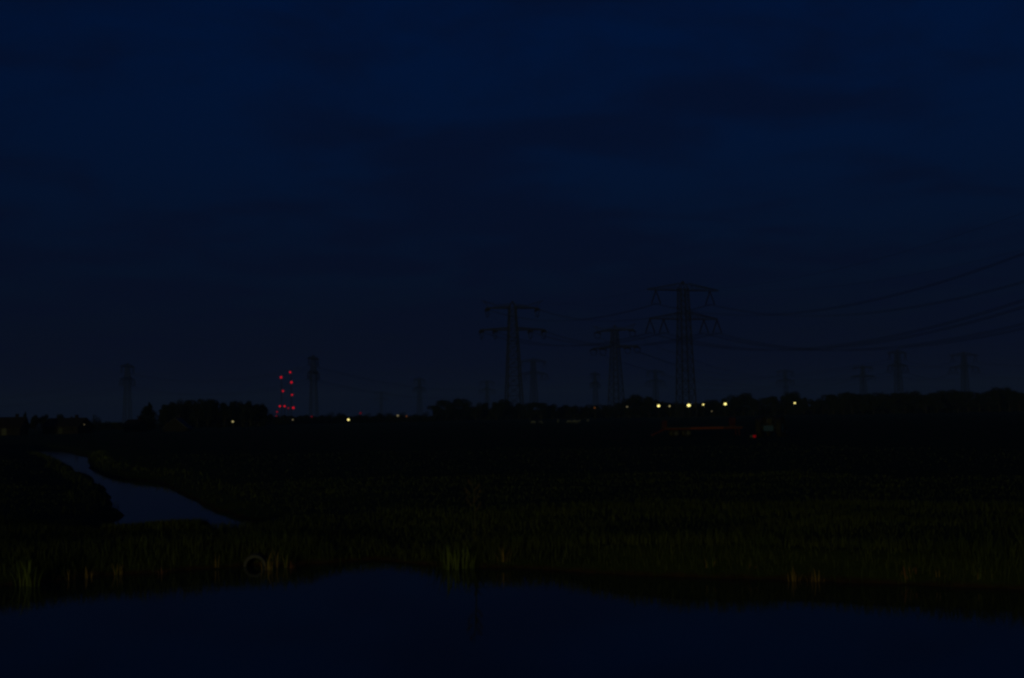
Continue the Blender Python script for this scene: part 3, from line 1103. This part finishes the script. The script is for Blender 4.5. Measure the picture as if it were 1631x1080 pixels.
SH = [sheep_mesh(True), sheep_mesh(False)]
for i, (px, py, k, a, lab) in enumerate([
        (850, 676, 0, 170, "pale sheep grazing, leftmost of the small flock in the far meadow"),
        (860.5, 675.5, 0, 15, "pale sheep second from the left in the far flock"),
        (889, 673.5, 1, 80, "sheep standing alone in the middle of the far flock"),
        (907, 675, 0, 185, "pale sheep fourth from the left in the far flock"),
        (915, 675, 0, 10, "palest sheep, fifth from the left in the far flock"),
        (921.5, 674.5, 1, 25, "sheep sixth from the left in the far flock"),
        (936.5, 672.5, 0, 60, "rightmost sheep of the flock, a little farther off")]):
    p = onz(px, py, FIELD)
    o = link("sheep", SH[k])
    zz = float(ground_z(np.array([p.x]), np.array([p.y]))[0])
    o.location = (p.x, p.y, zz)
    o.rotation_euler.z = R(a)
    tag(o, lab, "sheep", "sheep in the far meadow")


# ------------------------------------------------------------------ farm trailer and tractor
def wheel(parent, c, rad, wd, rimm, name="wheel"):
    m = MB()
    prof = [(rad * 0.55, -wd * 0.5), (rad * 0.9, -wd * 0.52), (rad, -wd * 0.32), (rad, wd * 0.32), (rad * 0.9, wd * 0.52), (rad * 0.55, wd * 0.5)]
    m.lathe(prof, 22, 'y')
    if rad > 0.6:                                  # lugs
        for k in range(22):
            a = 2 * math.pi * k / 22
            s_ = 1 if k % 2 else -1
            c0 = Vector((math.cos(a), 0, math.sin(a)))
            m.bar(c0 * (rad * 1.0) + Vector((0, s_ * wd * 0.05, 0)), Vector((math.cos(a + .12), 0, math.sin(a + .12))) * rad * 0.99 + Vector((0, s_ * wd * 0.45, 0)), 0.06)
    w_ = m.build(name, M['rubber'], parent, False)
    w_.location = c
    m = MB()
    m.lathe([(0.01, -wd * 0.2), (rad * 0.2, -wd * 0.24), (rad * 0.22, -wd * 0.1), (rad * 0.5, -wd * 0.12), (rad * 0.56, -wd * 0.48), (rad * 0.56, wd * 0.48), (rad * 0.5, wd * 0.12), (rad * 0.22, wd * 0.1), (rad * 0.2, wd * 0.24), (0.01, wd * 0.2)], 18, 'y')
    m.build("rim", M[rimm], w_, True)
    return w_


def gz(p):
    return float(ground_z(np.array([p.x]), np.array([p.y]))[0])


def trailer():
    p = onz(1118, 694, FIELD)
    p.z = gz(p)
    o = empty("farm_trailer", p, R(4))
    k = p.y / F_PX
    x0, x1 = -62 * k, 62 * k
    m = MB()
    for y in (-0.75, 0.75):
        m.box(x0, x1, y - 0.06, y + 0.06, 0.60, 0.76)
    for i in range(6):
        x = x0 + (x1 - x0) * i / 5
        m.box(x - 0.05, x + 0.05, -0.69, 0.69, 0.62, 0.745)
    m.build("chassis", M['red'], o)
    nb = 9
    for i in range(nb):
        y = -0.95 + 1.9 * (i + 0.5) / nb
        m = MB()
        m.box(x0 - 0.05, x1 + 0.05, y - 0.098, y + 0.098, 0.765, 0.805 + 0.004 * (i % 2))
        m.build("plank", M['wood'], o)
    m = MB()
    m.box(x0 * 0.35, x1 * 0.5, -1.0, -0.955, 0.62, 0.82)
    m.build("side_board", M['orange'], o)
    for x, hgt in ((x0 + 0.1, 1.45), (x1 - 0.75, 1.6)):
        m = MB()
        for y in (-0.9, -0.3, 0.3, 0.9):
            m.bar((x, y, 0.8), (x + 0.04, y, hgt), 0.08)
        for z in (1.05, 1.3, hgt):
            m.bar((x, -0.95, z), (x, 0.95, z), 0.07)
        m.build("end_rack", M['red'], o)
    m = MB()
    m.bar((x0, -0.5, 0.62), (x0 - 0.75, 0, 0.28), 0.12)
    m.bar((x0, 0.5, 0.62), (x0 - 0.75, 0, 0.28), 0.12)
    m.bar((x0 - 0.7, 0, 0.3), (x0 - 1.15, 0, 0.14), 0.12)
    m.bar((x0 - 0.95, 0, 0.22), (x0 - 0.95, 0, -0.02), 0.08)
    m.build("drawbar", M['red'], o)
    for xx in (-45 * k, -26 * k):
        m = MB()
        m.bar((xx, -0.8, 0.3), (xx, 0.8, 0.3), 0.12)
        m.bar((xx, -0.5, 0.3), (xx, -0.5, 0.64), 0.1)
        m.bar((xx, 0.5, 0.3), (xx, 0.5, 0.64), 0.1)
        m.build("axle", M['dark'], o)
        for y in (-0.9, 0.9):
            wheel(o, (xx, y, 0.3), 0.3, 0.2, 'rim')
    m = MB()
    for y in (-0.6, 0.6):
        m.bar((x1 - 0.3, y, 0.62), (x1 - 0.25, y, 0.0), 0.09)
    m.build("prop_leg", M['red'], o)
    tag(o, "long low red farm trailer with end racks standing in the meadow", "trailer")


trailer()


def tractor():
    p = onz(1231, 695, FIELD)
    p.z = gz(p)
    o = empty("farm_tractor", p, R(62))
    # local x is forward; the rear is nearest to the camera
    for s_ in (-1, 1):
        wheel(o, (-0.75, s_ * 0.86, 0.78), 0.78, 0.42, 'blue')
        wheel(o, (1.35, s_ * 0.72, 0.42), 0.42, 0.24, 'blue')
    m = MB()
    m.box(-1.0, 0.25, -0.28, 0.28, 0.55, 1.02)
    m.box(0.2, 1.3, -0.2, 0.2, 0.55, 0.9)
    m.tube([(-0.75, -0.86, 0.78), (-0.75, 0.86, 0.78)], 0.12, 10)
    m.tube([(1.35, -0.72, 0.42), (1.35, 0.72, 0.42)], 0.06, 8)
    m.bar((1.2, 0, 0.42), (1.2, 0, 0.7), 0.2)
    m.build("transmission", M['dark'], o)
    m = MB()
    prof = [(-0.3, 0.88), (-0.3, 1.22), (-0.2, 1.34), (0.2, 1.34), (0.3, 1.22), (0.3, 0.88)]
    n = len(prof)
    xs = [0.25, 0.9, 1.55, 1.66]
    sc2 = [1.0, 0.97, 0.92, 0.8]
    vs = [(x, y * s_, 0.88 + (z - 0.88) * s_) for x, s_ in zip(xs, sc2) for y, z in prof]
    fs = [(i * n + k, i * n + (k + 1) % n, (i + 1) * n + (k + 1) % n, (i + 1) * n + k) for i in range(3) for k in range(n)] + [tuple(range(n)), tuple(range(4 * n - 1, 3 * n - 1, -1))]
    m.add(vs, fs)
    m.build("bonnet", M['blue'], o)
    for s_ in (-1, 1):
        m = MB()
        pts = [(-0.75 + 0.92 * math.cos(t), 0.78 + 0.92 * math.sin(t)) for t in np.linspace(0.35, 2.6, 10)]
        vs = [(x, y, z) for x, z in pts for y in (s_ * 0.5, s_ * 1.08)]
        vs += [(x, y, z + 0.03) for x, z in pts for y in (s_ * 0.5, s_ * 1.08)]
        fs = []
        for i in range(9):
            a = 2 * i
            fs += [(a, a + 1, a + 3, a + 2), (a + 20, a + 22, a + 23, a + 21), (a, a + 2, a + 22, a + 20), (a + 1, a + 21, a + 23, a + 3)]
        m.add(vs, fs)
        m.build("mudguard", M['dark'], o)
    m = MB()
    m.box(-0.95, -0.5, -0.25, 0.25, 1.1, 1.2)
    m.box(-1.02, -0.93, -0.25, 0.25, 1.16, 1.55)
    m.bar((-0.7, 0, 1.0), (-0.7, 0, 1.12), 0.15)
    m.build("seat", M['dark'], o)
    m = MB()
    m.tube([(0.3, 0, 1.2), (-0.12, 0, 1.45)], 0.03, 6)
    m.tube([(-0.12 + 0.08 * math.sin(t), 0.2 * math.cos(t), 1.45 + 0.18 * math.sin(t)) for t in np.linspace(0, 2 * math.pi, 15)], 0.022, 5, False)
    m.build("steering_wheel", M['dark'], o)
    m = MB()
    m.tube([(-1.05, -0.42, 0.95), (-1.08, -0.42, 1.62), (-1.08, -0.3, 1.7), (-1.08, 0.3, 1.7), (-1.08, 0.42, 1.62), (-1.05, 0.42, 0.95)], 0.05, 6)
    m.build("roll_bar", M['dark'], o)
    m = MB()
    m.tube([(1.0, 0.16, 1.3), (1.0, 0.16, 1.75)], 0.04, 8)
    m.build("exhaust", M['dark'], o)
    m = MB()
    m.box(-1.28, -1.14, -0.42, 0.42, 0.5, 0.95)
    m.bar((-1.14, -0.3, 0.6), (-0.98, -0.3, 0.6), 0.07)
    m.bar((-1.14, 0.3, 0.6), (-0.98, 0.3, 0.6), 0.07)
    m.build("rear_box", M['blue'], o)
    tag(o, "dark open tractor with large rear wheels and blue body, parked right of the red trailer", "tractor")


tractor()


def warning_lamp():
    p = onz(1199.5, 698, FIELD)
    p.z = gz(p)
    o = empty("warning_lamp", p, R(-5))
    m = MB()
    m.lathe([(0.01, 0.0), (0.14, 0.0), (0.14, 0.03), (0.03, 0.05), (0.025, 0.1), (0.01, 0.1)], 12)
    m.build("foot", M['dark'], o)
    m = MB()
    m.box(-0.26, 0.0, -0.05, 0.05, 0.08, 0.27)
    m.build("housing", M['rim'], o)
    m = MB()
    m.box(0.0, 0.03, -0.05, 0.05, 0.08, 0.27)
    m.lathe([(0.11, 0.04), (0.11, -0.03), (0.09, -0.06), (0.05, -0.08), (0.01, -0.085)], 12, 'y', (0.13, 0, 0.175))
    m.build("lens", M['reflector'], o, False)
    tag(o, "small red and grey warning light on the grass before the tractor", "warning light")


warning_lamp()


# ------------------------------------------------------------------ culvert pipe
def culvert():
    p = onz(407.5, 901, 0)
    o = empty("culvert_pipe", (p.x, p.y - 0.10, 0.0), R(9))
    ro, ri, Lg = 0.21, 0.158, 8.2
    m = MB()
    m.lathe([(ri, 0.0), (ro, 0.0), (ro, 0.07), (ro * 0.97, 0.075), (ro * 0.97, Lg), (ri, Lg), (ri, 0.0)], 36, 'y')
    m.build("pipe", M['pipe'], o, False)
    m = MB()
    m.lathe([(ro * 0.972, 0.16), (ro * 1.07, 0.165), (ro * 1.07, 0.23), (ro * 0.972, 0.235)], 36, 'y')
    m.build("collar", M['dark'], o, False)
    tag(o, "round pale culvert pipe mouth half under water in the bank", "pipe")


culvert()


# ------------------------------------------------------------------ plants on the bank
def blade(h, wd, bend, seg=5):
    """one long leaf, root at the origin, bending along +x"""
    vs, fs = [], []
    for i in range(seg + 1):
        t = i / seg
        x = bend * t * t * h
        z = h * (t - 0.18 * abs(bend) * t * t)
        w_ = wd * (1 - t) ** 0.6 * (0.7 + 0.6 * t if t < 0.5 else 1.0) * 0.5
        if i < seg:
            vs += [(x, -w_, z), (x + w_ * 0.3, 0, z), (x, w_, z)]
        else:
            vs.append((x, 0, z))
    for i in range(seg - 1):
        a = i * 3
        fs += [(a, a + 1, a + 4, a + 3), (a + 1, a + 2, a + 5, a + 4)]
    a = (seg - 1) * 3
    fs += [(a, a + 1, a + 3), (a + 1, a + 2, a + 3)]
    return vs, fs


BL = {}
for mn in ('reed', 'sedge', 'wither'):
    BL[mn] = []
    for i in range(5):
        m = MB()
        m.add(*blade(1.0, 0.075, 0.08 + 0.13 * i))
        BL[mn].append(m.mesh("leaf", M[mn], True))


def clump(name, px, py, n, spread, hmin, hmax, mats, label, group, seed, dz=0.0):
    n, py = int(n * 1.3), py + 2
    r = random.Random(seed)
    p = onz(px, py, 0.02)
    o = empty(name, (p.x, p.y, -0.02 + dz))
    for i in range(n):
        a = r.uniform(0, 6.28)
        d = spread * math.sqrt(r.random())
        c = link("leaf", r.choice(BL[r.choice(mats)]), o)
        h = r.uniform(hmin, hmax) * (1 - 0.35 * d / spread)
        c.location = (d * math.cos(a), d * math.sin(a) * 0.4, 0)
        c.rotation_euler = (0, r.uniform(-0.08, 0.1), a + r.uniform(-0.7, 0.7))
        k = h / 0.98
        c.scale = (k, min(k, 0.62) * r.uniform(0.9, 1.25), k)
    tag(o, label, "water plant", group)
    return o


G = "water plants along the bank"
clump("reed_clump", 722, 903, 44, 0.38, 0.34, 0.68, ['reed'], "big bright green reed clump at the water's edge in the centre", G, 1)
clump("reed_clump", 752, 900, 14, 0.16, 0.45, 0.75, ['reed'], "narrow tall green reed tuft touching the right side of the big central clump", G, 2)
clump("reed_clump", 43, 930, 22, 0.24, 0.35, 0.68, ['reed'], "green reed clump at the far left of the bank", G, 3)
clump("sedge_clump", 427, 904, 12, 0.13, 0.25, 0.42, ['sedge', 'reed'], "yellow sedge tuft touching the culvert pipe", G, 4)
clump("sedge_clump", 440, 901, 6, 0.04, 0.4, 0.52, ['sedge'], "upright orange straw tuft just right of the culvert pipe", G, 5)
clump("sedge_clump", 456, 900, 7, 0.07, 0.28, 0.45, ['reed', 'sedge'], "thin green and straw tuft, second right of the culvert pipe", G, 6)
clump("dead_leaf_clump", 464, 901, 12, 0.10, 0.10, 0.22, ['wither'], "small reddish withered leaf clump right of the pipe's tufts", G, 7)
clump("sedge_clump", 187, 912, 10, 0.12, 0.2, 0.38, ['sedge', 'reed'], "yellowish sedge tuft on the left bank, right of the orange one", G, 8)
clump("sedge_clump", 138, 917, 8, 0.12, 0.18, 0.34, ['sedge'], "dull orange sedge tuft on the left bank", G, 9)
clump("sedge_clump", 112, 920, 7, 0.10, 0.2, 0.36, ['sedge'], "leftmost orange sedge tuft, right of the left reed clump", G, 10)
clump("dead_leaf_clump", 257, 911, 7, 0.07, 0.12, 0.22, ['wither', 'sedge'], "tiny reddish tuft on the bank left of the pipe", G, 11)
clump("sedge_clump", 345, 903, 5, 0.05, 0.25, 0.4, ['sedge'], "single straw tuft a little left of the culvert pipe", G, 12, 0.05)
clump("sedge_clump", 803, 900, 9, 0.14, 0.25, 0.42, ['sedge'], "small straw tuft right of the central reed clump", G, 13, 0.12)
clump("sedge_clump", 1131, 915, 8, 0.10, 0.25, 0.42, ['sedge', 'reed'], "yellow-green tuft on the right bank, left of the paired tufts", G, 14, 0.1)
clump("dead_leaf_clump", 1190, 915, 16, 0.34, 0.1, 0.28, ['wither'], "low brownish patch of leaves on the right bank, left of the paired tufts", G, 15, 0.08)
clump("sedge_clump", 1263, 922, 12, 0.15, 0.12, 0.32, ['sedge'], "left of two paired yellow tufts on the right bank", G, 16)
clump("sedge_clump", 1300, 923, 13, 0.16, 0.12, 0.36, ['sedge'], "right of two paired yellow tufts on the right bank", G, 17)
clump("reed_clump", 1336, 914, 6, 0.08, 0.2, 0.36, ['reed'], "small green tuft right of the paired yellow tufts", G, 18, 0.1)
clump("reed_clump", 1448, 926, 11, 0.22, 0.2, 0.36, ['reed', 'wither'], "mixed green and brown tuft on the right bank", G, 19, 0.05)
clump("sedge_clump", 1560, 930, 10, 0.22, 0.2, 0.35, ['sedge', 'reed'], "yellowish tuft near the right edge of the bank", G, 20, 0.05)
clump("sedge_clump", 1502, 927, 9, 0.2, 0.2, 0.32, ['sedge'], "straw tuft on the right bank, second from the right edge", G, 21, 0.05)


def dock_plant():
    p = onz(757, 868, 0.28)
    zz = gz(p)
    o = empty("dock_plant", (p.x, p.y, zz - 0.02))
    H = aty(752, 756, p.y).z - zz
    r = random.Random(4)
    m = MB()
    st = [(0, 0, 0), (0.01, 0, H * 0.35), (-0.015, 0, H * 0.7), (-0.05, 0, H)]
    m.tube(st, [0.014, 0.012, 0.009, 0.005], 6)
    m.build("stem", M['stem'], o, True)
    for i, (z, dx, dz) in enumerate([(0.52, 0.13, 0.16), (0.58, -0.14, 0.18), (0.66, 0.14, 0.2), (0.72, -0.16, 0.16), (0.8, 0.12, 0.1), (0.86, -0.09, 0.12), (0.62, 0.05, 0.2)]):
        m = MB()
        x0 = -0.04 * z
        y1 = r.uniform(-0.08, 0.08)
        e = Vector((x0 + dx, y1, H * z + dz))
        m.tube([(x0, 0, H * z), (x0 + dx * 0.6, y1 * 0.5, H * z + dz * 0.4), e], [0.006, 0.005, 0.003], 5)
        b = m.build("branch", M['stem'], o)
        m = MB()
        for k in range(16):
            t = r.uniform(0.35, 1.0)
            c = Vector((x0 + dx * t, y1 * t, H * z + dz * t * t)) + Vector((r.uniform(-.022, .022), r.uniform(-.022, .022), r.uniform(-.02, .02)))
            q = r.uniform(0.010, 0.017)
            m.add([c + Vector(v) * q for v in ((1, 0, 0), (-1, 0, 0), (0, 1, 0), (0, -1, 0), (0, 0, 1.4), (0, 0, -1.4))],
                  [(0, 2, 4), (2, 1, 4), (1, 3, 4), (3, 0, 4), (2, 0, 5), (1, 2, 5), (3, 1, 5), (0, 3, 5)])
        m.build("seed_head", M['seed'], b)
    m = MB()
    vs, fs = blade(0.36, 0.11, 0.75, 6)
    m.add(vs, fs)
    lm = m.mesh("leaf", M['stem'], True)
    for i in range(7):
        c = link("leaf", lm, o)
        c.location = (0, 0, 0.02 + 0.045 * i * H)
        c.rotation_euler = (0, 0.25, i * 2.4)
        c.scale = (1 - 0.07 * i,) * 3
    tag(o, "tall branching dock plant with seed heads behind the central reeds", "plant")


dock_plant()


# ------------------------------------------------------------------ grass
def grass():
    xs, ys, hs = [], [], []

    def scatter(n, x0, x1, y0, y1, hmin, hmax, smin, smax):
        x = rng.uniform(x0, x1, n)
        y = rng.uniform(y0, y1, n)
        k = np.abs(x) < y * 0.72 + 1.5
        x, y = x[k], y[k]
        s = shore(x, y)
        patch = wob(x, y, 0.9, 2) * 0.5 + 0.5
        k = (s > smin) & (s < smax) & (rng.random(len(x)) < 0.35 + 0.65 * patch)
        x, y, patch = x[k], y[k], patch[k]
        xs.append(x)
        ys.append(y)
        hs.append(rng.uniform(hmin, hmax, len(x)) * (0.65 + 0.7 * patch))
    scatter(82000, -18, 18, 16.5, 24.5, 0.12, 0.27, 0.06, 1.3)
    scatter(95000, -20, 20, 17.5, 28.5, 0.07, 0.14, 0.5, 9)
    scatter(33000, -28, 28, 27, 42, 0.045, 0.09, 0.5, 20)
    scatter(12000, -36, 40, 40, 75, 0.04, 0.08, 0.5, 40)
    scatter(36000, -46, 0, 31, 95, 0.10, 0.24, 0.06, 1.4)
    scatter(95000, -18, 18, 16, 24, 0.10, 0.20, 0.015, 0.45)
    scatter(9000, -9.3, -7.1, 26.0, 27.8, 0.12, 0.22, 0.1, 3)
    x, y, h = np.concatenate(xs), np.concatenate(ys), np.concatenate(hs)
    z = ground_z(x, y)
    n = len(x)
    dist = np.hypot(x, y)
    wd = 0.0045 * (dist / 20) ** 0.8 * rng.uniform(0.8, 1.6, n)
    a = rng.uniform(0, 2 * np.pi, n)
    lean = rng.uniform(0.05, 0.6, n) * h
    la = rng.uniform(0, 2 * np.pi, n)
    lx, ly = np.cos(la) * lean, np.sin(la) * lean
    ux, uy = np.cos(a) * wd, np.sin(a) * wd
    co = np.empty((n, 5, 3))
    co[:, 0] = np.stack([x - ux, y - uy, z - 0.02], 1)
    co[:, 1] = np.stack([x + ux, y + uy, z - 0.02], 1)
    co[:, 2] = np.stack([x + ux * .8 + lx * .35, y + uy * .8 + ly * .35, z + h * .6], 1)
    co[:, 3] = np.stack([x - ux * .8 + lx * .35, y - uy * .8 + ly * .35, z + h * .6], 1)
    co[:, 4] = np.stack([x + lx, y + ly, z + h], 1)
    me = bpy.data.meshes.new("grass")
    me.vertices.add(n * 5)
    me.vertices.foreach_set('co', co.ravel())
    b = np.arange(n)[:, None] * 5
    idx = np.concatenate([b + np.array([[0, 1, 2, 3]]), b + np.array([[3, 2, 4]])], 1)
    me.loops.add(n * 7)
    me.loops.foreach_set('vertex_index', idx.ravel().astype(np.int32))
    me.polygons.add(n * 2)
    st = (np.arange(n)[:, None] * 7 + np.array([[0, 4]])).ravel()
    me.polygons.foreach_set('loop_start', st.astype(np.int32))
    me.update(calc_edges=True)
    me.materials.append(M['grass'])
    print("blades", n)
    tag(link("meadow_grass", me), "rough green grass on the banks and meadow", "grass", kind="stuff")


grass()


# ------------------------------------------------------------------ night air
def haze():
    m = MB()
    m.box(-3200, 3200, -400, 3600, -3.0, 75.0)
    mt = bpy.data.materials.new("thin_haze")
    mt.use_nodes = True
    n, l = mt.node_tree.nodes, mt.node_tree.links
    n.remove(n["Principled BSDF"])
    v = n.new("ShaderNodeVolumePrincipled")
    v.inputs["Color"].default_value = (0.36, 0.6, 1.0, 1)
    v.inputs["Density"].default_value = 0.00025
    l.new(v.outputs[0], n["Material Output"].inputs["Volume"])
    tag(m.build("haze", mt), "thin night haze over the meadow", "haze", kind="stuff")


haze()
